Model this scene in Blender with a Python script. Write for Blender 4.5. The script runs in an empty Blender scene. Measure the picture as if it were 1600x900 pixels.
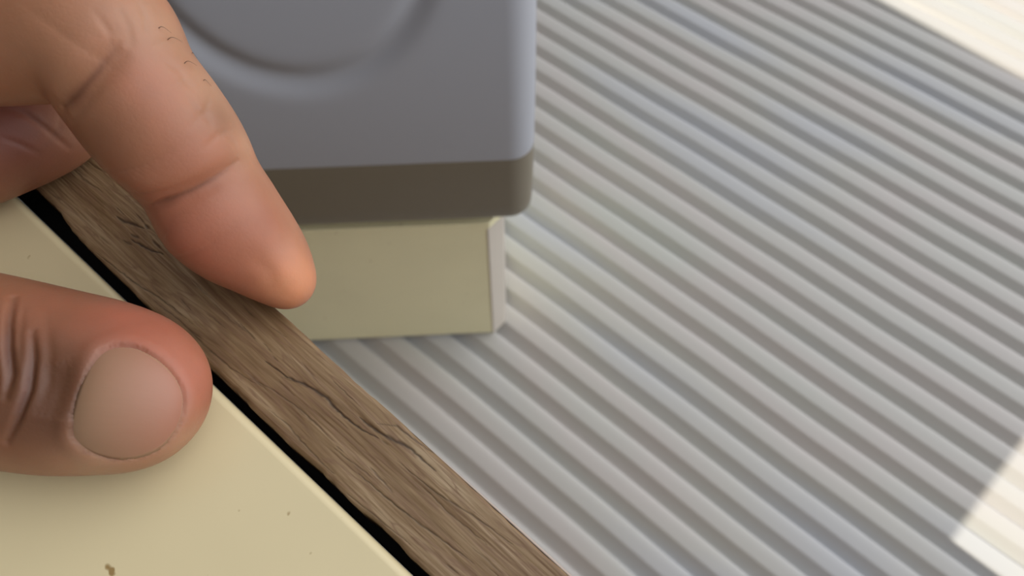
import bpy, bmesh, math, random
import numpy as np
from mathutils import Vector, Matrix
from mathutils.bvhtree import BVHTree
random.seed(4); rng = np.random.RandomState(4)
SC = bpy.context.scene; C = SC.collection

# ------------------------------------------------------------------ camera
F = 1150.0                                   # focal length in px of a 1600 px wide frame
TH = math.atan(2200.0/F)                     # the camera looks down by this angle
SN, CS = math.sin(TH), math.cos(TH)
H = 0.45
CAM = np.array([0, 0, H])
cd = bpy.data.cameras.new('camera'); cam = bpy.data.objects.new('camera', cd); C.objects.link(cam)
cam.location = (0, 0, H); cam.rotation_euler = (math.pi/2-TH, 0, 0)
cd.sensor_width = 36; cd.lens = 36*F/1600; cd.clip_start = 0.005; cd.clip_end = 100
cd.dof.use_dof = True; cd.dof.focus_distance = 0.1045
cd.dof.aperture_fstop = (cd.lens/1000)/0.0009
SC.camera = cam

# ------------------------------------------------------------------ view, sky, sun
SC.view_settings.view_transform = 'Standard'; SC.view_settings.look = 'None'
SC.view_settings.gamma = 1; SC.view_settings.use_curve_mapping = False
SC.view_settings.exposure = -0.22
SKY = 0.95; SUN = 5.0
w = bpy.data.worlds.new('world'); SC.world = w; w.use_nodes = True
nt = w.node_tree; nt.nodes.clear()
def N(nt, t, **kw):
    n = nt.nodes.new(t)
    for k, v in kw.items():
        if k == 'ins':
            for a, b in v.items(): n.inputs[a].default_value = b
        else: setattr(n, k, v)
    return n
tc = N(nt, 'ShaderNodeTexCoord')
dt = N(nt, 'ShaderNodeVectorMath', operation='DOT_PRODUCT'); dt.inputs[1].default_value = (0.82, 0.12, 0.56)
r1 = N(nt, 'ShaderNodeValToRGB'); e = r1.color_ramp.elements
e[0].position = 0.0; e[0].color = (0.05, 0.05, 0.052, 1); e[1].position = 1.0; e[1].color = (3.7, 3.72, 3.8, 1)
m_ = e.new(0.5); m_.color = (0.20, 0.202, 0.21, 1); m_ = e.new(0.80); m_.color = (0.70, 0.71, 0.74, 1)
ad = N(nt, 'ShaderNodeMath', operation='MULTIPLY_ADD', ins={1: 0.5, 2: 0.5})
bg = N(nt, 'ShaderNodeBackground'); bg.inputs[1].default_value = SKY
ow = N(nt, 'ShaderNodeOutputWorld')
nt.links.new(tc.outputs['Generated'], dt.inputs[0]); nt.links.new(dt.outputs['Value'], ad.inputs[0])
nt.links.new(ad.outputs[0], r1.inputs[0]); nt.links.new(r1.outputs[0], bg.inputs[0]); nt.links.new(bg.outputs[0], ow.inputs[0])
sd = bpy.data.lights.new('sun', 'SUN'); sun = bpy.data.objects.new('sun', sd); C.objects.link(sun)
SUNV = np.array([-0.62, -0.25, 1.0]); SUNV /= np.linalg.norm(SUNV)          # towards the sun
sun.rotation_euler = Vector(SUNV).to_track_quat('Z', 'Y').to_euler()
sd.energy = SUN; sd.color = (1.0, 0.93, 0.80); sd.angle = math.radians(0.25)

# ------------------------------------------------------------------ helpers
def ray(x, y):                               # direction with unit forward component
    u = (x-800)/F; v = (450-y)/F
    return np.array([u, CS+v*SN, -SN+v*CS])
def P(x, y, d): return CAM + d*ray(x, y)
def onz(x, y, z):
    r = ray(x, y); return CAM + r*((z-H)/r[2])
def ony(x, y, Y):
    r = ray(x, y); return CAM + r*(Y/r[1])
def mesh(name, verts, faces, mat=None, parent=None, smooth=True, loc=None, rot=None):
    me = bpy.data.meshes.new(name); me.from_pydata([tuple(map(float, v)) for v in verts], [], [tuple(map(int, f)) for f in faces]); me.update()
    if smooth: me.shade_smooth()
    o = bpy.data.objects.new(name, me); C.objects.link(o)
    if mat: me.materials.append(mat)
    if parent: o.parent = parent
    if loc is not None: o.location = loc
    if rot is not None: o.rotation_euler = rot
    return o
def empty(name, loc=(0, 0, 0), rz=0):
    o = bpy.data.objects.new(name, None); C.objects.link(o); o.location = loc; o.rotation_euler = (0, 0, rz); o.empty_display_size = 0.02
    return o
def tag(o, label=None, cat=None, group=None, kind=None):
    for k, v in (('label', label), ('category', cat), ('group', group), ('kind', kind)):
        if v: o[k] = v
    return o
def rbox(name, lo, hi, r, seg, mat, parent=None, loc=None, rot=None):
    bm = bmesh.new(); bmesh.ops.create_cube(bm, size=1)
    for v in bm.verts:
        v.co = Vector([lo[i]+(hi[i]-lo[i])*(v.co[i]+0.5) for i in range(3)])
    bmesh.ops.bevel(bm, geom=list(bm.edges), offset=r, segments=seg, profile=0.5, affect='EDGES')
    me = bpy.data.meshes.new(name); bm.to_mesh(me); bm.free(); me.materials.append(mat)
    me.shade_smooth()
    o = bpy.data.objects.new(name, me); C.objects.link(o)
    if parent: o.parent = parent
    if loc is not None: o.location = loc
    if rot is not None: o.rotation_euler = rot
    wn = o.modifiers.new('weighted', 'WEIGHTED_NORMAL'); wn.keep_sharp = True
    return o
def material(name):
    m = bpy.data.materials.new(name); m.use_nodes = True
    return m, m.node_tree, m.node_tree.nodes['Principled BSDF']
def simple(name, col, rough=0.5, spec=0.5, coat=0.0):
    m, t, b = material(name)
    b.inputs['Base Color'].default_value = (*col, 1); b.inputs['Roughness'].default_value = rough
    b.inputs['Specular IOR Level'].default_value = spec; b.inputs['Coat Weight'].default_value = coat
    return m, t, b
def mixrgb(t, fac, a, b, blend='MIX'):
    n = t.nodes.new('ShaderNodeMix'); n.data_type = 'RGBA'; n.blend_type = blend
    for idx, val in ((0, fac), (6, a), (7, b)):
        if hasattr(val, 'links') or isinstance(val, bpy.types.NodeSocket): t.links.new(val, n.inputs[idx])
        else: n.inputs[idx].default_value = val if idx == 0 else (*val, 1)
    return n.outputs[2]
def noise(t, vec, scale, detail=3, rough=0.5, dist=0.0):
    n = N(t, 'ShaderNodeTexNoise'); n.inputs['Scale'].default_value = scale; n.inputs['Detail'].default_value = detail
    n.inputs['Roughness'].default_value = rough; n.inputs['Distortion'].default_value = dist
    if vec is not None: t.links.new(vec, n.inputs['Vector'])
    return n
def ramp(t, fac, stops):
    n = N(t, 'ShaderNodeValToRGB'); el = n.color_ramp.elements
    el[0].position = stops[0][0]; el[1].position = stops[-1][0]
    for p, c in stops[1:-1]: el.new(p)
    for i, (p, c) in enumerate(stops): el[i].color = (*c, 1) if len(c) == 3 else c
    t.links.new(fac, n.inputs[0]); return n.outputs[0]
def mapping(t, vec, scale, rot=(0, 0, 0)):
    n = N(t, 'ShaderNodeMapping'); n.inputs['Scale'].default_value = scale; n.inputs['Rotation'].default_value = rot
    t.links.new(vec, n.inputs['Vector']); return n.outputs[0]
def bump(t, b, h, strength, dist):
    n = N(t, 'ShaderNodeBump'); n.inputs['Strength'].default_value = strength; n.inputs['Distance'].default_value = dist
    t.links.new(h, n.inputs['Height']); t.links.new(n.outputs[0], b.inputs['Normal']); return n

# ------------------------------------------------------------------ materials
def sheet_mat():
    m, t, b = simple('grey_ribbed_plastic', (0.5, 0.5, 0.5), 0.42, 0.5)
    co = N(t, 'ShaderNodeTexCoord').outputs['Object']
    a = noise(t, mapping(t, co, (4, 14, 14)), 1.0, 1).outputs['Fac']
    c1 = ramp(t, a, [(0.30, (0.41, 0.42, 0.44)), (0.45, (0.43, 0.425, 0.40)), (0.56, (0.445, 0.42, 0.40)), (0.70, (0.425, 0.43, 0.40))])
    t.links.new(c1, b.inputs['Base Color']); return m
def cream_mat(name, col, rough):
    m, t, b = simple(name, col, rough, 0.5)
    co = N(t, 'ShaderNodeTexCoord').outputs['Object']
    a = noise(t, co, 25, 3).outputs['Fac']
    c1 = mixrgb(t, a, tuple(x*0.93 for x in col), tuple(min(1, x*1.06) for x in col))
    sp = noise(t, mapping(t, co, (330, 260, 300)), 1.0, 2, 0.6).outputs['Fac']
    s2 = ramp(t, sp, [(0.715, (0, 0, 0)), (0.76, (1, 1, 1))])
    c2 = mixrgb(t, s2, c1, (0.30, 0.20, 0.08))
    t.links.new(c2, b.inputs['Base Color'])
    bump(t, b, noise(t, co, 60, 2).outputs['Fac'], 0.08, 0.001)
    return m
def wood_mat():
    m, t, b = simple('weathered_brown_wood', (0.2, 0.12, 0.07), 0.5, 0.45)
    co = N(t, 'ShaderNodeTexCoord').outputs['Object']
    big = noise(t, mapping(t, co, (22, 260, 160)), 1.0, 4, 0.6, 1.6).outputs['Fac']
    fine = noise(t, mapping(t, co, (60, 720, 600)), 1.0, 4, 0.55, 1.5).outputs['Fac']
    c1 = ramp(t, big, [(0.32, (0.105, 0.056, 0.024)), (0.43, (0.185, 0.113, 0.053)), (0.56, (0.245, 0.162, 0.084)), (0.69, (0.33, 0.240, 0.142))])
    c2 = ramp(t, fine, [(0.30, (0.62, 0.55, 0.48)), (0.47, (0.96, 0.94, 0.92)), (0.66, (1.08, 1.08, 1.08))])
    c3 = mixrgb(t, 0.62, c1, c2, 'MULTIPLY')
    med = noise(t, mapping(t, co, (40, 420, 300)), 1.0, 3, 0.5, 2.2).outputs['Fac']
    c3 = mixrgb(t, ramp(t, med, [(0.44, (0, 0, 0)), (0.50, (0.75, 0.75, 0.75)), (0.56, (0, 0, 0))]), c3, (0.17, 0.095, 0.052))
    at = N(t, 'ShaderNodeAttribute'); at.attribute_name = 'crack'
    c4 = mixrgb(t, at.outputs['Fac'], c3, (0.018, 0.011, 0.008))
    t.links.new(c4, b.inputs['Base Color'])
    rr = N(t, 'ShaderNodeMapRange'); rr.inputs[3].default_value = 0.35; rr.inputs[4].default_value = 0.6
    t.links.new(big, rr.inputs[0]); t.links.new(rr.outputs[0], b.inputs['Roughness'])
    bump(t, b, fine, 0.4, 0.00025)
    return m
def skin_mat():
    m, t, b = simple('tan_skin', (0.5, 0.3, 0.2), 0.42, 0.45)
    co = N(t, 'ShaderNodeTexCoord').outputs['Object']
    at = N(t, 'ShaderNodeAttribute'); at.attribute_name = 'hand_tone'
    mo = noise(t, co, 160, 4, 0.6).outputs['Fac']
    mc = ramp(t, mo, [(0.3, (0.92, 0.89, 0.87)), (0.5, (1, 1, 1)), (0.72, (1.10, 1.05, 1.03))])
    c = mixrgb(t, 0.8, at.outputs['Color'], mc, 'MULTIPLY')
    t.links.new(c, b.inputs['Base Color'])
    b.inputs['Subsurface Weight'].default_value = 0.35
    b.inputs['Subsurface Radius'].default_value = (1.0, 0.35, 0.18); b.inputs['Subsurface Scale'].default_value = 0.0028
    vo = N(t, 'ShaderNodeTexVoronoi'); vo.inputs['Scale'].default_value = 1500; vo.feature = 'DISTANCE_TO_EDGE'
    t.links.new(co, vo.inputs['Vector'])
    n2 = noise(t, co, 700, 4, 0.6).outputs['Fac']
    mx = N(t, 'ShaderNodeMath', operation='ADD'); t.links.new(n2, mx.inputs[0])
    mu = N(t, 'ShaderNodeMath', operation='MULTIPLY', ins={1: 0.5}); t.links.new(vo.outputs[0], mu.inputs[0]); t.links.new(mu.outputs[0], mx.inputs[1])
    bump(t, b, mx.outputs[0], 0.12, 0.0003)
    rr = N(t, 'ShaderNodeMapRange'); rr.inputs[3].default_value = 0.36; rr.inputs[4].default_value = 0.55
    t.links.new(mo, rr.inputs[0]); t.links.new(rr.outputs[0], b.inputs['Roughness'])
    return m
def nail_mat():
    m, t, b = simple('fingernail', (0.50, 0.33, 0.24), 0.42, 0.4, 0.0)
    at = N(t, 'ShaderNodeAttribute'); at.attribute_name = 'hand_tone'
    t.links.new(at.outputs['Color'], b.inputs['Base Color'])
    b.inputs['Subsurface Weight'].default_value = 0.2; b.inputs['Subsurface Scale'].default_value = 0.001
    b.inputs['Subsurface Radius'].default_value = (1, 0.4, 0.25)
    co = N(t, 'ShaderNodeTexCoord').outputs['Object']
    bump(t, b, noise(t, mapping(t, co, (150, 1400, 600)), 1.0, 2).outputs['Fac'], 0.06, 0.0003)
    return m
SHEET = sheet_mat(); CREAM = cream_mat('cream_laminate', (0.66, 0.565, 0.345), 0.24); CREAM2 = cream_mat('cream_enamel', (0.80, 0.765, 0.505), 0.4)
WOOD = wood_mat(); CABW = wood_mat(); CABW.name = 'unseen_cabinet_brown'; SKIN = skin_mat(); NAIL = nail_mat()
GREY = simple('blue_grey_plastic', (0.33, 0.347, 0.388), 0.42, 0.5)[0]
UNDERSHADE = simple('underside_shade_taupe', (0.170, 0.150, 0.112), 0.45, 0.4)[0]  # taupe stands in for shade on the bin's rounded underside
CORN = simple('pale_corner_plastic', (0.52, 0.48, 0.42), 0.45)[0]
BLACK = simple('shade_black', (0.006, 0.006, 0.006), 0.75, 0.2)[0]  # black used for the shaded gap and the contact shadow
PALE = simple('pale_edge', (0.45, 0.36, 0.30), 0.45)[0]
FLOORM = simple('brown_ground', (0.20, 0.14, 0.09), 0.85)[0]
BOARDM = simple('shade_board_brown', (0.30, 0.25, 0.20), 0.8)[0]  # for the unseen board that casts the shade

# ------------------------------------------------------------------ setting: floor, unseen board shaped to cast the shade
EX = np.array([-0.7625, 0.6470]); EX /= np.linalg.norm(EX)              # along ribs, counter edge and lath
NX = np.array([-EX[1], EX[0]]) * -1.0                                   # across, towards upper right
ROT = math.atan2(EX[1], EX[0])
s_ = 4.0
fl = mesh('floor', [(-s_, -s_, -0.012), (s_, -s_, -0.012), (s_, s_, -0.012), (-s_, s_, -0.012),
                    (-s_, -s_, -0.05), (s_, -s_, -0.05), (s_, s_, -0.05), (-s_, s_, -0.05)],
          [(0, 1, 2, 3), (7, 6, 5, 4), (0, 4, 5, 1), (1, 5, 6, 2), (2, 6, 7, 3), (3, 7, 4, 0)], FLOORM, smooth=False)
tag(fl, kind='structure')
ZR = 1.25                                                               # height of the added shade board
RIBH = 0.0068
def sh(x, y): return onz(x, y, RIBH*0.7)[:2]
a, b_ = sh(1452, 900), sh(1602, 690); c_, d_ = sh(1382, 0), sh(1602, 119)
def isect(p, q, r, s):
    A = np.array([q-p, r-s]).T; k = np.linalg.solve(A, r-p); return p + k[0]*(q-p)
K = isect(a, b_, c_, d_)
u1 = (a-b_)/np.linalg.norm(a-b_); u2 = (c_-d_)/np.linalg.norm(c_-d_)
off = SUNV[:2]/SUNV[2]*(ZR+0.03)
L1, L2 = 2.2, 2.6
poly = [K+off, K+off+u2*L2, K+off+u2*L2+u1*L1, K+off+u1*L1]
vs = [(*p, ZR) for p in poly] + [(*p, ZR+0.03) for p in poly]
ce = mesh('shade_board', vs, [(0, 1, 2, 3), (7, 6, 5, 4), (0, 4, 5, 1), (1, 5, 6, 2), (2, 6, 7, 3), (3, 7, 4, 0)], BOARDM, smooth=False)  # added out of view, outline taken from the wanted shadow edges
tag(ce, kind='structure')

# ------------------------------------------------------------------ corrugated sheet
PER = 0.02085; PH = 0.0
def ribz(f):                                   # f: 0..1 across one rib, 0 = just past the sharp far edge
    return float(np.interp(f, [0, .03, .06, .36, .40, .44, .50, .62, .75, .86, .93, .95, .97, 1.0], [.0, .01, .05, .76, .845, .885, .905, .94, .965, .955, .90, .70, .25, 0.0]))*RIBH
fs = [0, .015, .03, .045, .06, .12, .2, .3, .36, .38, .40, .42, .44, .47, .50, .56, .62, .68, .75, .81, .86, .895, .93, .94, .95, .96, .97, .985]
prof = []
k0, k1 = -30, 52
for k in range(k0, k1):
    for f in fs: prof.append((PH + (k+f)*PER, ribz(f)))
TH_S = 0.0012; X0, X1, NXS = -0.95, 1.25, 60
vs, fc = [], []
xs = np.linspace(X0, X1, NXS)
npf = len(prof)
for x in xs:
    wob = 0.00035*math.sin(x*21)+0.0002*math.sin(x*57+1)
    for (n_, z) in prof: vs.append((x, -(n_+wob), z))
for x in xs:
    for (n_, z) in prof: vs.append((x, -n_, z-TH_S))
M_ = NXS*npf
for i in range(NXS-1):
    for j in range(npf-1):
        q = i*npf+j
        fc.append((q, q+1, q+1+npf, q+npf)); fc.append((M_+q, M_+q+npf, M_+q+1+npf, M_+q+1))
for j in range(npf-1):
    fc.append((j, M_+j, M_+j+1, j+1)); q = (NXS-1)*npf+j; fc.append((q, q+1, M_+q+1, M_+q))
for i in range(NXS-1):
    q = i*npf; fc.append((q, q+npf, M_+q+npf, M_+q)); q = i*npf+npf-1; fc.append((q, M_+q, M_+q+npf, q+npf))
sheet = mesh('corrugated_sheet', vs, fc, SHEET, rot=(0, 0, ROT))
sheet.location.z = -0.0105+0.0105
tag(sheet, 'grey corrugated plastic sheet with slanting ribs lying on the ground', 'sheet')

# ------------------------------------------------------------------ beige plinth and grey moulded body on it
pl0, pl1 = onz(500, 533, RIBH), onz(775, 521, RIBH)
dv = (pl1-pl0); ang = math.atan2(dv[1], dv[0])
corner = onz(791, 521, RIBH)
ZP = 0.142
t_ = empty('storage_box', (corner[0], corner[1], RIBH), ang)
tag(t_, 'beige rectangular box with a pale rounded corner standing on the ribbed sheet', 'box')
W_, D_ = 0.150, 0.11
# body in local axes: x from -W to 0, y 0..D, z 0..h ; front right corner rounded wide
def prism(name, outline, z0, z1, mat, parent, bev=0.0008, loc=None, rot=None, seg=2):
    bm = bmesh.new()
    bv = [bm.verts.new((x, y, z0)) for x, y in outline]; f = bm.faces.new(bv)
    r = bmesh.ops.extrude_face_region(bm, geom=[f])
    for v in [g for g in r['geom'] if isinstance(g, bmesh.types.BMVert)]: v.co.z = z1
    bmesh.ops.recalc_face_normals(bm, faces=bm.faces)
    ed = [e for e in bm.edges if abs(e.verts[0].co.z-e.verts[1].co.z) < 1e-6]
    bmesh.ops.bevel(bm, geom=ed, offset=bev, segments=seg, profile=0.5, affect='EDGES')
    me = bpy.data.meshes.new(name); bm.to_mesh(me); bm.free(); me.materials.append(mat); me.shade_smooth()
    o = bpy.data.objects.new(name, me); C.objects.link(o); o.parent = parent
    if loc is not None: o.location = loc
    if rot is not None: o.rotation_euler = rot
    o.modifiers.new('weighted', 'WEIGHTED_NORMAL')
    return o
hb = ZP-RIBH
ol = [(-W_, 0.002), (-W_+0.002, 0.0), (-0.0078, 0.0)]
ol += [(-0.0078+0.0078*math.sin(q), 0.0078-0.0078*math.cos(q)) for q in np.linspace(0.15, math.pi/2, 8)]
ol += [(0, D_-0.004), (-0.004, D_), (-W_+0.004, D_), (-W_, D_-0.004)]
ol = [(-W_, 0.002), (-W_+0.002, 0.0), (-0.0085, 0.0), (-0.0078, 0.0005), (-0.0008, 0.0075), (0, 0.0085), (0, D_-0.004), (-0.004, D_), (-W_+0.004, D_), (-W_, D_-0.004)]
inn = [(x*0.93-0.006, 0.005+y*0.9) for x, y in ol]
tag(prism('contact_shade', inn, 0.0, 0.0024, BLACK, t_, bev=0.0002), 'black inset slab drawing the contact shadow')  # black slab added for the dark contact line under the box
prism('box_body', ol, 0.0022, hb-0.005, CREAM2, t_)
ct = [(-0.0088, -0.0003), (-0.0078, 0.0001), (-0.0004, 0.0073), (0.0003, 0.0085), (-0.0006, 0.0089), (-0.0086, 0.0006)]
tag(prism('corner_strip', ct, 0.0022, hb-0.006, CORN, t_, bev=0.0002), 'pale strip down the rounded corner')
olb = [(x*1.0 + (0.0006 if x > -0.05 else -0.0006), y + (0.0006 if y > 0.05 else -0.0006)) for x, y in ol]
lid = prism('lid', olb, hb-0.0048, hb, CREAM2, t_)

YG = corner[1]-0.010
gr = ony(846, 60, YG); gl = gr[0]-0.152
zb = ZP
g_ = empty('plastic_bin', (gr[0], YG, zb), ang*1.0)
tag(g_, 'blue-grey moulded plastic bin with rounded corners and an oval groove, standing on the beige box', 'bin')
el_c = ony(395, -100, YG); el_b = abs(el_c[2]-ony(395, 140, YG)[2]); el_a = abs(ony(681, -100, YG)[0]-el_c[0])
cx, cz = el_c[0]-gr[0], el_c[2]-zb
WB, DB, HB = 0.152, 0.15, 0.215+0.158-ZP
def bin_mesh():
    RF, RS, RC = 0.030, 0.013, 0.011               # front foot radius, side foot radius, corner radius
    nc = 12; front = 260
    zs_ = sorted(set(list(np.linspace(0, RF, 26)[:-1]) + list(np.linspace(RF, HB, 280))))
    rings = []
    for z in zs_:
        fi = RF-math.sqrt(max(0, RF*RF-(RF-z)**2)) if z < RF else 0.0
        si = RS-math.sqrt(max(0, RS*RS-(RS-z)**2)) if z < RS else 0.0
        fi += (max(0, z-0.045)**2)/(2*0.24)
        x0, x1, y0, y1 = -WB+si, -si, fi, DB-si
        y0 = min(y0, 0.06)
        ring = []
        for x in np.linspace(x0+RC, x1-RC, front): ring.append([x, y0])
        for ccx, ccy, a0 in ((x1-RC, y0+RC, -math.pi/2), (x1-RC, y1-RC, 0), (x0+RC, y1-RC, math.pi/2), (x0+RC, y0+RC, math.pi)):
            for k in range(1, nc): q = a0+math.pi/2*k/nc; ring.append([ccx+RC*math.cos(q), ccy+RC*math.sin(q)])
            if a0 == -math.pi/2: ring.append([x1, y0+RC]); ring.append([x1, y1-RC])
            elif a0 == 0: ring.append([x1-RC, y1]); ring.append([x0+RC, y1])
            elif a0 > 0 and a0 < 3: ring.append([x0, y1-RC]); ring.append([x0, y0+RC])
        for q in ring[:front]:
            rr_ = math.hypot((q[0]-cx)/el_a, (z-cz)/el_b); dd = (rr_-1)*el_a
            q[1] += 0.0028*math.exp(-(dd/0.0040)**2) + 0.0004/(1+math.exp(min(50, dd/0.001)))
        rings.append([(q[0], q[1], z) for q in ring])
    n = len(rings[0]); vs = [v for r_ in rings for v in r_]; fc = []
    for i in range(len(rings)-1):
        for k in range(n): fc.append((i*n+k, i*n+(k+1) % n, (i+1)*n+(k+1) % n, (i+1)*n+k))
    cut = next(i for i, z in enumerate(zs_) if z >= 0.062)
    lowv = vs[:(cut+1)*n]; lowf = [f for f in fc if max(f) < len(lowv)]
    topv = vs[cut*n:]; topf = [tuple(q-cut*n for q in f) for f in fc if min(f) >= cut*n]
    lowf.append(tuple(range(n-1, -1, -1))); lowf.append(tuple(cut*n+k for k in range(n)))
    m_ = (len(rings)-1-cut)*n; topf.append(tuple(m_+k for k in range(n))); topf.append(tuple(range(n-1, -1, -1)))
    tag(mesh('bin_shade_band', lowv, lowf, UNDERSHADE, g_), 'rounded lower part of the bin, underside shade painted as dark taupe')
    return mesh('bin_body', topv, topf, GREY, g_)
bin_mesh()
rim = rbox('bin_rim', (-0.154, 0.057, HB), (0.002, 0.152, HB+0.006), 0.003, 3, GREY, g_)

# ------------------------------------------------------------------ counter with cream top
T = 0.35
cn = empty('kitchen_counter', (0, 0, RIBH), ROT)
tag(cn, 'cream counter with a glossy rounded edge and a few brown specks, beside the brown lath', 'counter')
zt = T-RIBH
def n2y(n): return -n
slab = rbox('countertop', (-0.55, n2y(0.00018), zt-0.028), (0.60, 0.55, zt), 0.0013, 5, CREAM, cn)
rbox('unseen_cabinet_body', (-0.50, 0.012, 0), (0.56, 0.53, zt-0.0281), 0.002, 2, CABW, cn)  # unseen front, set close and brown to darken and warm the ribs
rbox('gap_shade_strip', (-0.5, -0.0118, zt-0.026), (0.55, -0.00025, zt-0.0095), 0.0004, 2, BLACK, cn)  # black strip added to stand for the shadowed gap

# ------------------------------------------------------------------ wooden lath, built on a fine grid
lath = empty('wooden_lath', (0, 0, T), ROT)
tag(lath, 'narrow weathered brown wooden lath with dark grain cracks along the counter edge', 'lath')
def loc2(px, py):                              # photo point -> (t, n) on the top face
    p = onz(px, py, T)[:2]; return float(p@EX), float(p@NX)
def vnoise(x, seed=0):                         # smooth 1D value noise
    r = np.random.RandomState(seed).rand(4096); i = np.floor(x).astype(int); f = x-i; f = f*f*(3-2*f)
    return r[i % 4096]*(1-f)+r[(i+1) % 4096]*f-0.5
def vnoise2(x, y, seed=0):
    r = np.random.RandomState(seed).rand(256, 256); i = np.floor(x).astype(int); j = np.floor(y).astype(int); f = x-i; g = y-j
    f = f*f*(3-2*f); g = g*g*(3-2*g)
    A = r[i % 256, j % 256]; B = r[(i+1) % 256, j % 256]; D = r[i % 256, (j+1) % 256]; E_ = r[(i+1) % 256, (j+1) % 256]
    return (A*(1-f)+B*f)*(1-g)+(D*(1-f)+E_*f)*g-0.5
CR = [  # (polyline in photo px, width mm, strength)
 ([(415, 565), (450, 590), (480, 602), (510, 622), (535, 648), (560, 668), (590, 684)], .22, 1.0),
 ([(390, 590), (430, 612), (470, 640), (500, 668), (520, 690)], .12, .6),
 ([(562, 652), (575, 664), (600, 680), (640, 700), (680, 735)], .25, .9),
 ([(590, 662), (620, 665), (650, 690), (700, 720)], .14, .7),
 ([(560, 740), (600, 775), (650, 815), (700, 850), (740, 880)], .12, .7),
 ([(520, 700), (560, 730), (580, 745)], .10, .5),
 ([(205, 375), (225, 385), (235, 390), (255, 397)], .22, 1.0),
 ([(182, 338), (195, 346), (212, 352), (224, 357)], .30, .9),
 ([(226, 352), (232, 358)], .3, .8), ([(205, 366), (216, 372)], .25, .8), ([(192, 376), (206, 383)], .22, .7), ([(238, 376), (250, 388)], .22, .7),
 ([(150, 395), (180, 418), (215, 445), (250, 465), (300, 505)], .12, .8),
 ([(100, 250), (130, 280), (160, 300)], .15, .5), ([(120, 240), (150, 262), (175, 275)], .12, .5),
 ([(240, 470), (280, 500), (320, 540), (360, 575), (400, 600)], .14, .6),
 ([(440, 590), (470, 600), (495, 612)], .12, .5), ([(330, 470), (360, 500), (400, 530)], .10, .4),
 ([(620, 720), (680, 770), (730, 800), (800, 850)], .12, .6), ([(660, 760), (700, 800), (760, 850)], .10, .5),
 ([(420, 640), (450, 665), (480, 700), (520, 740)], .12, .55), ([(540, 770), (590, 810), (640, 850)], .10, .5),
]
for k in range(46):                            # short pores along the grain
    t0 = rng.uniform(-0.02, 0.12); n0 = rng.uniform(0.0028, 0.0125); l = rng.uniform(0.001, 0.005)
    CR.append(([('tn', t0, n0), ('tn', t0+l, n0+rng.uniform(-.12, .12)*l)], rng.uniform(.06, .14), rng.uniform(.3, .7)))
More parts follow.
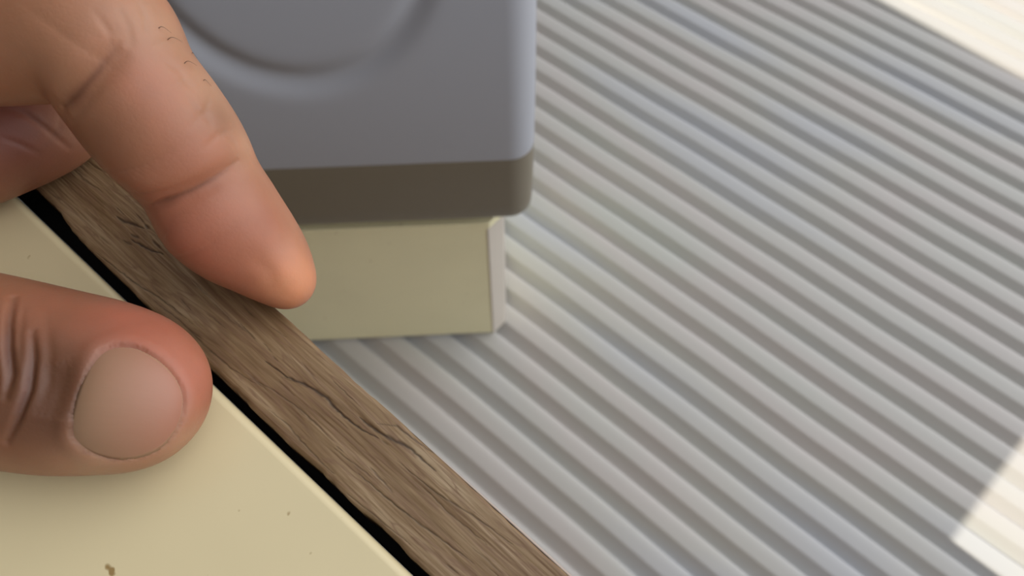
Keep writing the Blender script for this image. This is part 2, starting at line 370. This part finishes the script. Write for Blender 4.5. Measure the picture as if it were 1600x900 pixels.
def build_lath():
    ts = np.concatenate([np.linspace(-0.30, -0.03, 40), np.arange(-0.029, 0.128, 0.00028), np.linspace(0.129, 0.42, 40)])
    nl = np.interp(ts, [-0.3, 0.0, 0.0149, 0.0555, 0.0746, 0.0915, 0.105, 0.115, 0.42], [.0019, .0018, .0017, .00144, .0016, .0022, .0030, .0034, .0030])
    nr = 0.01302+0.0198*np.clip(ts, -0.1, 0.12)
    nl = nl + 0.00022*vnoise(ts*900+500, 1)+0.0003*vnoise(ts*170+300, 2)*(1+2*(ts > 0.06))
    nr = nr + 0.00012*vnoise(ts*700+500, 3)+0.00022*vnoise(ts*120+300, 4)
    m = 150; ss = np.linspace(0, 1, m)
    TT, S = np.meshgrid(ts, ss, indexing='ij')
    NN = nl[:, None]+(nr-nl)[:, None]*S
    dn = np.minimum(NN-nl[:, None], nr[:, None]-NN)
    R = 0.0007
    Z = -np.where(dn < R, R-np.sqrt(np.maximum(0, R*R-(R-dn)**2)), 0)
    Z = Z + 0.00012*vnoise2(TT*60+60, NN*900+60, 5)+0.00007*vnoise2(TT*200+90, NN*4200+60, 6)
    crack = np.zeros_like(Z)
    ax = np.stack([TT.ravel(), NN.ravel()], 1)
    for poly_, wd, st in CR:
        pts = [(q[1], q[2]) if q[0] == 'tn' else loc2(*q) for q in poly_]
        pts = np.array(pts); lo = pts.min(0)-0.001; hi = pts.max(0)+0.001
        idx = np.where((ax[:, 0] > lo[0]) & (ax[:, 0] < hi[0]) & (ax[:, 1] > lo[1]) & (ax[:, 1] < hi[1]))[0]
        q = ax[idx]; best = np.full(len(idx), 1.0); tt = np.zeros(len(idx))
        jit = 0.00016*vnoise(q[:, 0]*1500+300, int(abs(pts[0, 0])*1e5) % 999)
        q = q+np.stack([np.zeros(len(idx)), jit], 1)
        for i in range(len(pts)-1):
            A, B = pts[i], pts[i+1]; ab = B-A; h = np.clip(((q-A)@ab)/(ab@ab), 0, 1)
            d = np.linalg.norm(q-A-h[:, None]*ab, axis=1); up = d < best; best[up] = d[up]; tt[up] = (i+h[up])/(len(pts)-1)
        wv = wd*0.00065*(0.35+0.9*np.sin(np.pi*np.clip(tt, 0.02, 0.98)))*(0.7+0.9*(vnoise(q[:, 0]*2500+700, 9)+0.5))
        g = st*np.exp(-(best/wv)**2)*0.8; cr = crack.ravel(); cr[idx] = np.maximum(cr[idx], g); crack = cr.reshape(Z.shape)
    Z = Z-0.00018*crack
    V = np.stack([TT, -NN, Z], 2).reshape(-1, 3); nV = len(V); a_, b2 = len(ts), m
    I = np.arange(nV).reshape(a_, b2)
    faces = np.stack([I[:-1, :-1], I[1:, :-1], I[1:, 1:], I[:-1, 1:]], 2).reshape(-1, 4)[:, ::-1].tolist()
    bot = np.concatenate([np.stack([ts, -nl, np.full(a_, -0.0092)], 1), np.stack([ts, -nr, np.full(a_, -0.0092)], 1)])
    for i in range(a_-1):
        l0, l1 = nV+i, nV+i+1; r0, r1_ = nV+a_+i, nV+a_+i+1
        faces += [(I[i, 0], I[i+1, 0], l1, l0)[::-1], (I[i, -1], r0, r1_, I[i+1, -1])[::-1], (l0, l1, r1_, r0)[::-1]]
    faces.append(tuple([int(x) for x in I[0, :]]+[nV+a_, nV])); faces.append(tuple([int(x) for x in I[-1, ::-1]]+[nV+a_-1, nV+2*a_-1]))
    V = np.concatenate([V, bot])
    o = mesh('wood_strip', V, faces, WOOD, lath)
    at = o.data.attributes.new('crack', 'FLOAT', 'POINT'); c = np.zeros(len(V), np.float32); c[:nV] = crack.ravel(); at.data.foreach_set('value', c)
    bmf = bmesh.new(); bmf.from_mesh(o.data); bmesh.ops.recalc_face_normals(bmf, faces=bmf.faces); bmf.to_mesh(o.data); bmf.free()
    return o
build_lath()
# thin pale line along the far lower edge of the lath
ts = np.linspace(-0.2, 0.03, 60); vs = []; fc = []
for t0 in ts:
    nr0 = 0.01302+0.0198*max(-0.1, t0)+0.00002; wd = 0.00028*min(1, (0.031-t0)/0.02)+0.00003
    vs += [(t0, -nr0, -0.0004), (t0, -nr0-wd, -0.0007), (t0, -nr0-wd, -0.006), (t0, -nr0, -0.006)]
for i in range(len(ts)-1):
    for k in range(4): fc.append((4*i+k, 4*i+(k+1) % 4, 4*i+4+(k+1) % 4, 4*i+4+k))
fc += [(3, 2, 1, 0), tuple(4*(len(ts)-1)+k for k in range(4))]
tag(mesh('edge_band', vs, fc, PALE, lath), 'thin pale band along the far edge')

# ------------------------------------------------------------------ the hand: one continuous surface
def chain(pts, sub=4):                          # pts: (px, py, radius px, depth)
    q = np.array([[*P(x, y, d), r*d/F] for x, y, r, d in pts])
    out = []
    n = len(q)
    for i in range(n-1):
        p0 = q[max(i-1, 0)]; p1 = q[i]; p2 = q[i+1]; p3 = q[min(i+2, n-1)]
        for k in range(sub):
            t = k/sub
            out.append(0.5*((2*p1)+(-p0+p2)*t+(2*p0-5*p1+4*p2-p3)*t*t+(-p0+3*p1-3*p2+p3)*t**3))
    out.append(q[-1]); return np.array(out)
IDX = chain([(449, 440, 43, .1091), (428, 416, 58, .1085), (398, 386, 73, .1080), (347, 339, 91, .1055), (312, 280, 88, .1038),
             (284, 236, 98, .1015), (240, 184, 106, .0990), (196, 125, 106, .0968), (150, 52, 116, .0955), (70, 40, 117, .0960), (-40, 44, 118, .0975), (-200, 40, 116, .1015), (-420, 60, 128, .1050)])
MID = chain([(-150, 292, 68, .1130), (-95, 262, 78, .1135), (-30, 232, 84, .1145), (50, 190, 88, .1165), (66, 165, 86, .1175), (-20, 125, 92, .1175), (-150, 110, 98, .116), (-440, 110, 120, .113)])
RNG = chain([(-320, 310, 66, .1120), (-270, 270, 80, .1135), (-200, 205, 88, .116), (-300, 180, 96, .1155), (-470, 180, 106, .1135)])
PNK = chain([(-410, 365, 58, .1095), (-370, 330, 68, .1110), (-330, 290, 74, .112), (-400, 265, 84, .112), (-520, 260, 96, .111)])
ZS = 0.80                                        # the thumb is flatter than wide
THB = chain([(216, 619, 106, .0962), (196, 610, 124, .0965), (150, 602, 136, .0968), (90, 594, 143, .0972), (0, 577, 147, .0972), (-90, 560, 150, .0975), (-200, 535, 156, .0965), (-420, 470, 175, .0965)])
PALM = [chain([(-420, 60, 128, .105), (-640, 130, 150, .104), (-900, 250, 180, .101)]), chain([(-440, 110, 120, .113), (-640, 180, 145, .108), (-900, 260, 180, .101)]),
        chain([(-470, 180, 108, .1130), (-660, 230, 135, .1070), (-900, 270, 175, .101)]), chain([(-520, 260, 96, .111), (-680, 290, 125, .1055), (-900, 290, 170, .101)]),
        chain([(-420, 470, 160, .095), (-640, 390, 185, .096), (-900, 290, 180, .100)]),
        chain([(-900, 270, 185, .1005), (-1150, 260, 215, .0975), (-1500, 250, 245, .093), (-2000, 240, 265, .088), (-2900, 240, 275, .084)])]
def seg_d(p, ch, zs=1.0):
    best = None
    c = ch.copy().astype(np.float32)
    zc = c[:, 2].mean(); q = p
    if zs != 1.0:
        q = p.copy(); q[:, 2] = zc+(p[:, 2]-zc)/zs; c[:, 2] = zc+(c[:, 2]-zc)/zs
    for i in range(len(c)-1):
        A, B = c[i, :3], c[i+1, :3]; ab = B-A; l2 = float(ab@ab)+1e-12
        h = np.clip(((q-A)@ab)/l2, 0, 1)
        d = np.sqrt((((q-A)-h[:, None]*ab)**2).sum(1))-(c[i, 3]+(c[i+1, 3]-c[i, 3])*h)
        best = d if best is None else smin(best, d, 0.0006)
    return best
def smin(a, b, k):
    h = np.maximum(k-np.abs(a-b), 0)/k; return np.minimum(a, b)-h*h*k*0.25
def hand_f(p):
    p = p.astype(np.float32)
    f = seg_d(p, IDX)
    f = smin(f, seg_d(p, MID), 0.0012)
    f = smin(f, seg_d(p, RNG), 0.0012); f = smin(f, seg_d(p, PNK), 0.0012)
    f = smin(f, seg_d(p, THB, ZS), 0.002)
    g = None
    for c in PALM:
        s = seg_d(p, c); g = s if g is None else smin(g, s, 0.012)
    return smin(f, g, 0.008)
def surface_nets(lo, hi, vox):
    nB = 8
    dims = [int(math.ceil((hi[i]-lo[i])/vox/nB))*nB for i in range(3)]
    cb = [d//nB for d in dims]
    gx = [lo[i]+(np.arange(cb[i])*nB+nB/2-0.5)*vox for i in range(3)]
    G = np.stack(np.meshgrid(*gx, indexing='ij'), -1).reshape(-1, 3)
    fc_ = hand_f(G).reshape(cb)
    lim = nB*vox*1.05
    act = np.argwhere(np.abs(fc_) < lim)
    vol = np.repeat(np.repeat(np.repeat(fc_, nB, 0), nB, 1), nB, 2).astype(np.float32)
    o3 = np.stack(np.meshgrid(*[np.arange(nB)]*3, indexing='ij'), -1).reshape(-1, 3)
    for s0 in range(0, len(act), 400):
        blk = act[s0:s0+400]
        ijk = (blk[:, None, :]*nB+o3[None]).reshape(-1, 3)
        val = hand_f(np.array(lo)+ijk*vox)
        vol[ijk[:, 0], ijk[:, 1], ijk[:, 2]] = val
    ins = vol < 0
    c = np.zeros([d-1 for d in dims], np.int8)
    offs = [(i, j, k) for i in (0, 1) for j in (0, 1) for k in (0, 1)]
    sl = lambda o: tuple(slice(o[a], dims[a]-1+o[a]) for a in range(3))
    for o in offs: c += ins[sl(o)]
    cells = np.argwhere((c > 0) & (c < 8))
    idm = np.full(c.shape, -1, np.int32); idm[cells[:, 0], cells[:, 1], cells[:, 2]] = np.arange(len(cells))
    acc = np.zeros((len(cells), 3)); cnt = np.zeros(len(cells))
    val = {o: vol[cells[:, 0]+o[0], cells[:, 1]+o[1], cells[:, 2]+o[2]] for o in offs}
    for o in offs:
        for a in range(3):
            if o[a] == 0:
                o2 = list(o); o2[a] = 1; o2 = tuple(o2); v0, v1 = val[o], val[o2]
                cr = (v0 < 0) != (v1 < 0); t = np.where(cr, v0/(v0-v1+1e-20), 0)
                pt = np.tile(np.array(o, float), (len(cells), 1)); pt[:, a] = t
                acc[cr] += pt[cr]; cnt[cr] += 1
    V = np.array(lo)+(cells+acc/cnt[:, None])*vox
    faces = []
    for a in range(3):
        b, c2 = (a+1) % 3, (a+2) % 3
        s0 = [slice(1, dims[i]-1) for i in range(3)]; s1 = list(s0); s0[a] = slice(0, dims[a]-1); s1[a] = slice(1, dims[a])
        A, B = ins[tuple(s0)], ins[tuple(s1)]
        for flip, msk in ((0, A & ~B), (1, ~A & B)):
            e_ = np.argwhere(msk)
            base = e_.copy(); base[:, b] += 1; base[:, c2] += 1     # grid coords of the edge start
            q = []
            for db, dc in ((-1, -1), (0, -1), (0, 0), (-1, 0)):
                cc = base.copy(); cc[:, b] += db; cc[:, c2] += dc
                q.append(idm[cc[:, 0], cc[:, 1], cc[:, 2]])
            q = np.stack(q, 1)
            if flip: q = q[:, ::-1]
            faces.append(q[(q >= 0).all(1)])
    return V, np.concatenate(faces)
allc = np.concatenate([IDX, MID, RNG, PNK, THB]+PALM)
lo = (allc[:, :3]-allc[:, 3:]).min(0)-0.004; hi = (allc[:, :3]+allc[:, 3:]).max(0)+0.004
lo[0] = max(lo[0], -0.30)
V, Fq = surface_nets(lo, hi, 0.0005)

def vnormals(V, Fq):
    n = np.cross(V[Fq[:, 2]]-V[Fq[:, 0]], V[Fq[:, 3]]-V[Fq[:, 1]]); out = np.zeros_like(V)
    for k in range(4): np.add.at(out, Fq[:, k], n)
    return out/(np.linalg.norm(out, axis=1, keepdims=True)+1e-20)
def lap(V, Fq, it, lam=0.5):
    e = np.concatenate([Fq[:, [0, 1]], Fq[:, [1, 2]], Fq[:, [2, 3]], Fq[:, [3, 0]]])
    deg = np.bincount(e[:, 0], minlength=len(V))+np.bincount(e[:, 1], minlength=len(V))
    for _ in range(it):
        s = np.zeros_like(V)
        for k in range(3): s[:, k] = np.bincount(e[:, 0], V[e[:, 1], k], len(V))+np.bincount(e[:, 1], V[e[:, 0], k], len(V))
        V = V*(1-lam)+lam*s/np.maximum(deg, 1)[:, None]
    return V
V = lap(V, Fq, 3)
def subdivide(V, Fq):
    e = np.sort(np.concatenate([Fq[:, [0, 1]], Fq[:, [1, 2]], Fq[:, [2, 3]], Fq[:, [3, 0]]]), 1)
    u, inv = np.unique(e[:, 0].astype(np.int64)*len(V)+e[:, 1], return_inverse=True); inv = inv.ravel()
    mid = (V[u//len(V)]+V[u % len(V)])/2; ctr = V[Fq].mean(1); n0 = len(V); n1 = n0+len(mid); m = len(Fq)
    a, b, c, d = (n0+inv[k*m:(k+1)*m] for k in range(4)); f = n1+np.arange(m)
    Q = np.concatenate([np.stack([Fq[:, 0], a, f, d], 1), np.stack([Fq[:, 1], b, f, a], 1), np.stack([Fq[:, 2], c, f, b], 1), np.stack([Fq[:, 3], d, f, c], 1)])
    return np.concatenate([V, mid, ctr]), Q
V, Fq = subdivide(V, Fq); V = lap(V, Fq, 4)
# midpoint refinement of what lies in and near the frame, for the creases
def project(V):
    q = V-CAM; d = q[:, 1]*CS-q[:, 2]*SN; u = q[:, 0]/d; v = (q[:, 1]*SN+q[:, 2]*CS)/d
    return 800+u*F, 450-v*F, d
bt = BVHTree.FromPolygons([tuple(v) for v in V], Fq.tolist())
def hit(px, py):
    r = Vector(ray(px, py)).normalized(); h = bt.ray_cast(Vector(CAM), r)
    return (np.array(h[0]) if h[0] is not None else None)
def poly_pts(pl, step=3):
    out = []
    for i in range(len(pl)-1):
        a = np.array(pl[i], float); b = np.array(pl[i+1], float); n = max(1, int(np.linalg.norm(b-a)/step))
        for k in range(n): out.append(a+(b-a)*k/n)
    out.append(np.array(pl[-1], float)); return out
Nn = vnormals(V, Fq)
def dent(pl, wd, amp, taper=True, shift=0.0):    # amp > 0 presses in, mm
    global V
    pts = []; ws = []
    pp = poly_pts(pl)
    for k, q in enumerate(pp):
        h = hit(*q)
        if h is not None: pts.append(h); ws.append(math.sin(math.pi*min(max((k+0.5)/len(pp), 0.04), 0.96))**0.5 if taper else 1.0)
    if not pts: return
    pts = np.array(pts); ws = np.array(ws); wd *= 0.001
    lo_, hi_ = pts.min(0)-3*wd, pts.max(0)+3*wd
    idx = np.where(((V > lo_) & (V < hi_)).all(1))[0]
    for s0 in range(0, len(idx), 20000):
        ii = idx[s0:s0+20000]
        d2 = ((V[ii][:, None, :]-pts[None])**2).sum(2); j = d2.argmin(1); d = np.sqrt(d2[np.arange(len(ii)), j])
        V[ii] -= Nn[ii]*(amp*0.001*ws[j]*np.exp(-(d/wd)**2))[:, None]
# bulges (negative) first
dent([(205, 262), (232, 300)], 4.2, -0.7); dent([(265, 355), (300, 395)], 4.5, -0.5)
dent([(60, 140), (110, 60)], 5.0, -0.5); dent([(330, 470), (345, 430)], 3.0, -0.2)
dent([(395, 235), (372, 240)], 2.2, -0.25)
# main joint creases of the index finger
dent([(236, 322), (262, 312), (292, 301), (325, 285), (352, 268), (376, 250)], 1.3, 0.6)
dent([(236, 320), (268, 310), (300, 297), (335, 278), (372, 252)], 0.30, 0.60)
dent([(98, 168), (122, 146), (148, 118), (170, 92), (190, 66)], 1.9, 1.0)
dent([(96, 168), (124, 144), (150, 116), (172, 88), (186, 68)], 0.35, 0.8)
dent([(112, 190), (135, 160), (160, 130)], 0.5, 0.18); dent([(130, 152), (165, 108), (200, 80)], 0.5, 0.15)
for pl in ([(300, 60), (262, 66), (235, 70)], [(310, 120), (280, 128), (262, 138)], [(345, 168), (318, 178), (300, 196)], [(365, 200), (340, 212), (320, 232)],
           [(385, 226), (388, 240), (402, 262)], [(370, 232), (360, 215), (345, 205)], [(290, 150), (310, 175), (330, 190)], [(255, 95), (280, 110), (300, 140)],
           [(330, 150), (322, 172), (328, 195)], [(150, 20), (170, 50), (176, 76)], [(185, 10), (200, 40), (206, 66)], [(215, 0), (228, 30), (226, 60)]):
    dent(pl, 0.5, 0.13)
dent([(395, 400), (420, 425), (430, 455)], 1.2, 0.18); dent([(440, 330), (452, 372), (448, 400)], 1.6, 0.12)
# middle finger
dent([(2, 168), (40, 178), (70, 200), (108, 232)], 0.5, 0.30); dent([(100, 168), (92, 200), (70, 225)], 0.6, 0.15); dent([(0, 215), (30, 225), (60, 240)], 0.5, 0.15)
# thumb knuckle wrinkles
dent([(20, 465), (14, 500), (12, 540), (16, 585), (8, 620)], 0.55, 0.8); dent([(50, 520), (50, 560), (42, 610), (28, 650), (10, 690)], 0.5, 0.8)
dent([(35, 480), (30, 520), (32, 560)], 0.5, 0.2); dent([(72, 500), (76, 550), (70, 600), (58, 640)], 0.7, 0.2); dent([(-14, 470), (-20, 540), (-14, 600), (-20, 660)], 0.7, 0.7)
dent([(88, 560), (92, 610), (84, 660)], 2.6, 0.8)

# nail: bed, fold and plate
NO = [(109, 684), (108, 665), (112, 643), (119, 617), (129, 590), (143, 562), (158, 545), (178, 537), (198, 537), (213, 540), (232, 549), (249, 560), (264, 573), (276, 587), (286, 604), (291, 622), (290, 643), (284, 662), (273, 681), (258, 698), (241, 709), (222, 716), (200, 720), (178, 720), (154, 715), (133, 707), (119, 697)]
def smooth_closed(p, n):
    p = np.array(p, float); m = len(p); out = []
    for k in range(n):
        t = k*m/n; i = int(t); f = t-i; a, b, c, d = p[(i-1) % m], p[i % m], p[(i+1) % m], p[(i+2) % m]
        out.append(0.5*((2*b)+(-a+c)*f+(2*a-5*b+4*c-d)*f*f+(-a+3*b-3*c+d)*f**3))
    return np.array(out)
NS = smooth_closed(NO, 96); NC = NS.mean(0)
bt = BVHTree.FromPolygons([tuple(v) for v in V], Fq.tolist())
sx, sy, sdp = project(V)
near = np.where((sx > 60) & (sx < 345) & (sy > 480) & (sy < 760) & (Nn@(-np.array(ray(200, 630))) > 0.1) & (sdp < 0.1015))[0]
q2 = np.stack([sx[near], sy[near]], 1)
dd = np.sqrt(((q2[:, None]-NS[None])**2).sum(2)).min(1)
angv = np.arctan2(q2[:, 1]-NC[1], q2[:, 0]-NC[0]); ra = np.linalg.norm(q2-NC, axis=1)
oa = np.arctan2(NS[:, 1]-NC[1], NS[:, 0]-NC[0]); oo = np.argsort(oa); orad = np.interp(angv, oa[oo], np.linalg.norm(NS-NC, axis=1)[oo], period=2*math.pi)
sg = np.where(ra < orad, -dd, dd)*0.084          # mm, negative inside
prox = 0.5-0.5*np.cos(angv)                      # 1 at the cuticle side, 0 at the free edge
disp = np.where(sg < 0, -0.40*np.clip(-sg/0.7, 0, 1)-0.12, -0.12*np.exp(-(sg/0.25)**2))
disp += 0.13*np.exp(-((sg-1.0)/0.9)**2)*(sg > 0)
flat = q2.copy()
V[near] += Nn[near]*(disp*0.001)[:, None]
pts_n, faces_n, cols = [], [], []
RINGS = 14; M2 = 96
def sample(p):
    h = bt.ray_cast(Vector(CAM), Vector(ray(*p)).normalized()); return np.array(h[0])
# fit a smooth quadric to the bed so that the plate is even
G = []
for k in range(0, 96, 3):
    for s in (0, .35, .7, 1.0): G.append(NC+(NS[k]-NC)*s)
G = np.array(G); D3 = np.array([sample(g) for g in G]); dG = project(D3)[2]
def basis(q): x = (q[:, 0]-NC[0])/90; y = (q[:, 1]-NC[1])/90; return np.stack([np.ones_like(x), x, y, x*x, x*y, y*y, x**4, y**4], 1)
coef = np.linalg.lstsq(basis(G), dG, rcond=None)[0]
def nailp(q, lift): d = float((basis(np.array([q]))@coef)[0]); return P(q[0], q[1], d-lift*0.001)
def ncol(q, s):
    x = (q[0]-NC[0])/85
    base = np.array([0.31, 0.185, 0.110])
    pink = np.array([0.34, 0.150, 0.098]); pale = np.array([0.40, 0.26, 0.16])
    k = np.clip(0.5+0.55*x, 0, 1); c = base*(1-k)+pink*k
    if s > 0.955 and q[0] > NC[0]-15: c = pale
    return c
pts_n.append(nailp(NC, 0.10)); cols.append(ncol(NC, 0))
for r in range(1, RINGS+1):
    s = r/RINGS
    for k in range(M2):
        q = NC+(NS[k]-NC)*s*0.985; lift = 0.10-0.50*s**6
        pts_n.append(nailp(q, lift)); cols.append(ncol(q, s))
for k in range(M2): faces_n.append((0, 1+(k+1) % M2, 1+k))
for r in range(RINGS-1):
    for k in range(M2):
        a0 = 1+r*M2+k; a1 = 1+r*M2+(k+1) % M2; faces_n.append((a0, a1, a1+M2, a0+M2))

# hand colour: skin tones, with shade beside the nail and cream bounce painted in
PIG = [(-1, 0, 0, 0, (0.400, 0.205, 0.125))]
V_ = V
sx, sy, sdp = project(V)
col = np.tile(np.array([0.325, 0.145, 0.078]), (len(V), 1))
def stain(px, py, rad, c, k):
    h = hit(px, py)
    if h is None: return
    d = np.sqrt(((V-h)**2).sum(1))/(rad*0.001); w_ = (k*np.exp(-d*d))[:, None]
    global col; col = col*(1-w_)+np.array(c)*w_
RED = (0.37, 0.110, 0.068); BRN = (0.11, 0.045, 0.021); TAN = (0.44, 0.26, 0.16); ORG = (0.62, 0.26, 0.13)
for a in [(300, 370, 9, RED, .6), (380, 440, 6, RED, .5), (460, 445, 5, ORG, .8), (420, 350, 4, RED, .25), (300, 230, 6, RED, .25), (330, 140, 5, TAN, .55), (385, 225, 3, TAN, .5),
          (345, 180, 3, BRN, .35), (250, 50, 5, TAN, .5), (150, 215, 7, BRN, .35), (60, 110, 8, TAN, .2), (230, 120, 5, RED, .3),
          (30, 600, 10, BRN, .45), (150, 690, 4, BRN, .2), (240, 515, 7, RED, .6), (310, 600, 6, RED, .65), (180, 500, 6, RED, .5), (285, 690, 4, TAN, .5), (150, 728, 5, TAN, .6), (92, 595, 4.2, BRN, .85), (78, 650, 4.2, BRN, .85), (40, 560, 7, BRN, .6),  # brown by the nail mixes dark skin with painted shade; lower tan paints cream bounce
          (10, 640, 5, BRN, .5), (60, 470, 5, RED, .25), (20, 200, 9, (0.26, 0.085, 0.065), .8), (95, 195, 4, TAN, .3), (40, 270, 5, BRN, .3)]:
    stain(*a)
def linestain(pl, wd, c, k):
    global col
    pp = poly_pts(pl); hs = [(hit(*q), min(1, 0.15+2.2*min(j, len(pp)-1-j)/len(pp))) for j, q in enumerate(pp)]
    pts = np.array([h for h, _ in hs if h is not None]); kw = np.array([g for h, g in hs if h is not None]); wd *= 0.001
    idx = np.where(((V > pts.min(0)-3*wd) & (V < pts.max(0)+3*wd)).all(1))[0]
    for s0 in range(0, len(idx), 20000):
        ii = idx[s0:s0+20000]; d2 = ((V[ii][:, None]-pts[None])**2).sum(2); jj = d2.argmin(1); d = np.sqrt(d2.min(1))/wd
        w_ = (k*kw[jj]*np.exp(-d*d))[:, None]; col[ii] = col[ii]*(1-w_)+np.array(c)*w_
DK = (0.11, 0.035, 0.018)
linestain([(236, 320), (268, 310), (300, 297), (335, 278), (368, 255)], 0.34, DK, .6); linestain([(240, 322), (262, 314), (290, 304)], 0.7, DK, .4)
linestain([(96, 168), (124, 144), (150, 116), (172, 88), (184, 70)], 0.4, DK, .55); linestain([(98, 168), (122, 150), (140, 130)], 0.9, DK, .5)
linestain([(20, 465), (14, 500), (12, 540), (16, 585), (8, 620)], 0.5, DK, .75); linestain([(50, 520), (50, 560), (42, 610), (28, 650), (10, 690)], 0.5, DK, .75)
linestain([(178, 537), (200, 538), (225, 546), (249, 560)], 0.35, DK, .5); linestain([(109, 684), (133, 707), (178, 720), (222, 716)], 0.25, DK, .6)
hand = empty('person', (-0.22, 0.04, T)); tag(hand, "person's bare hand pressing the lath with the index finger, thumb flat on the cream counter", 'person')
me = bpy.data.meshes.new('hand'); L_ = np.array([-0.22, 0.04, T])
me.vertices.add(len(V)); me.vertices.foreach_set('co', (V-L_).astype(np.float32).ravel())
me.loops.add(len(Fq)*4); me.loops.foreach_set('vertex_index', Fq.astype(np.int32).ravel())
me.polygons.add(len(Fq)); me.polygons.foreach_set('loop_start', np.arange(0, len(Fq)*4, 4, dtype=np.int32)); me.polygons.foreach_set('loop_total', np.full(len(Fq), 4, np.int32))
me.update(calc_edges=True); me.validate(); me.shade_smooth(); me.materials.append(SKIN)
ca = me.color_attributes.new('hand_tone', 'FLOAT_COLOR', 'POINT'); ca.data.foreach_set('color', np.concatenate([col, np.ones((len(V), 1))], 1).astype(np.float32).ravel())
ho = bpy.data.objects.new('hand', me); C.objects.link(ho); ho.parent = hand
no = mesh('thumbnail', [p-L_ for p in pts_n], faces_n, NAIL, hand)
ca = no.data.color_attributes.new('hand_tone', 'FLOAT_COLOR', 'POINT'); ca.data.foreach_set('color', np.concatenate([np.array(cols), np.ones((len(cols), 1))], 1).astype(np.float32).ravel())
bmf = bmesh.new(); bmf.from_mesh(no.data); bmesh.ops.recalc_face_normals(bmf, faces=bmf.faces); bmf.to_mesh(no.data); bmf.free()
so = no.modifiers.new('solid', 'SOLIDIFY'); so.thickness = 0.0003; so.offset = -1

# a few dark hairs on the back of the finger
hv, hf = [], []
for (ax_, ay, bx_, by) in [(262, 62, 285, 66), (288, 99, 308, 103), (248, 44, 268, 52), (318, 126, 330, 134), (300, 84, 309, 92)]:
    A = hit(ax_, ay)
    if A is None: continue
    d0 = project(A[None])[2][0]; B = P(bx_, by, d0+0.0012); m0 = len(hv)
    for k in range(7):
        t = k/6; c_0 = A*(1-t)+B*t+np.array([0, 0, 0.0006])*math.sin(math.pi*t); rd = 0.00006*(1-0.75*t)
        for q in range(4):
            a_ = q*math.pi/2; hv.append(c_0-L_+np.array([0.0, math.cos(a_)*rd, math.sin(a_)*rd]))
    for k in range(6):
        for q in range(4): hf.append((m0+4*k+q, m0+4*k+(q+1) % 4, m0+4*k+4+(q+1) % 4, m0+4*k+4+q))
if hv: tag(mesh('finger_hair', hv, hf, simple('dark_hair', (0.03, 0.015, 0.008), 0.5)[0], hand), 'short dark finger hairs')
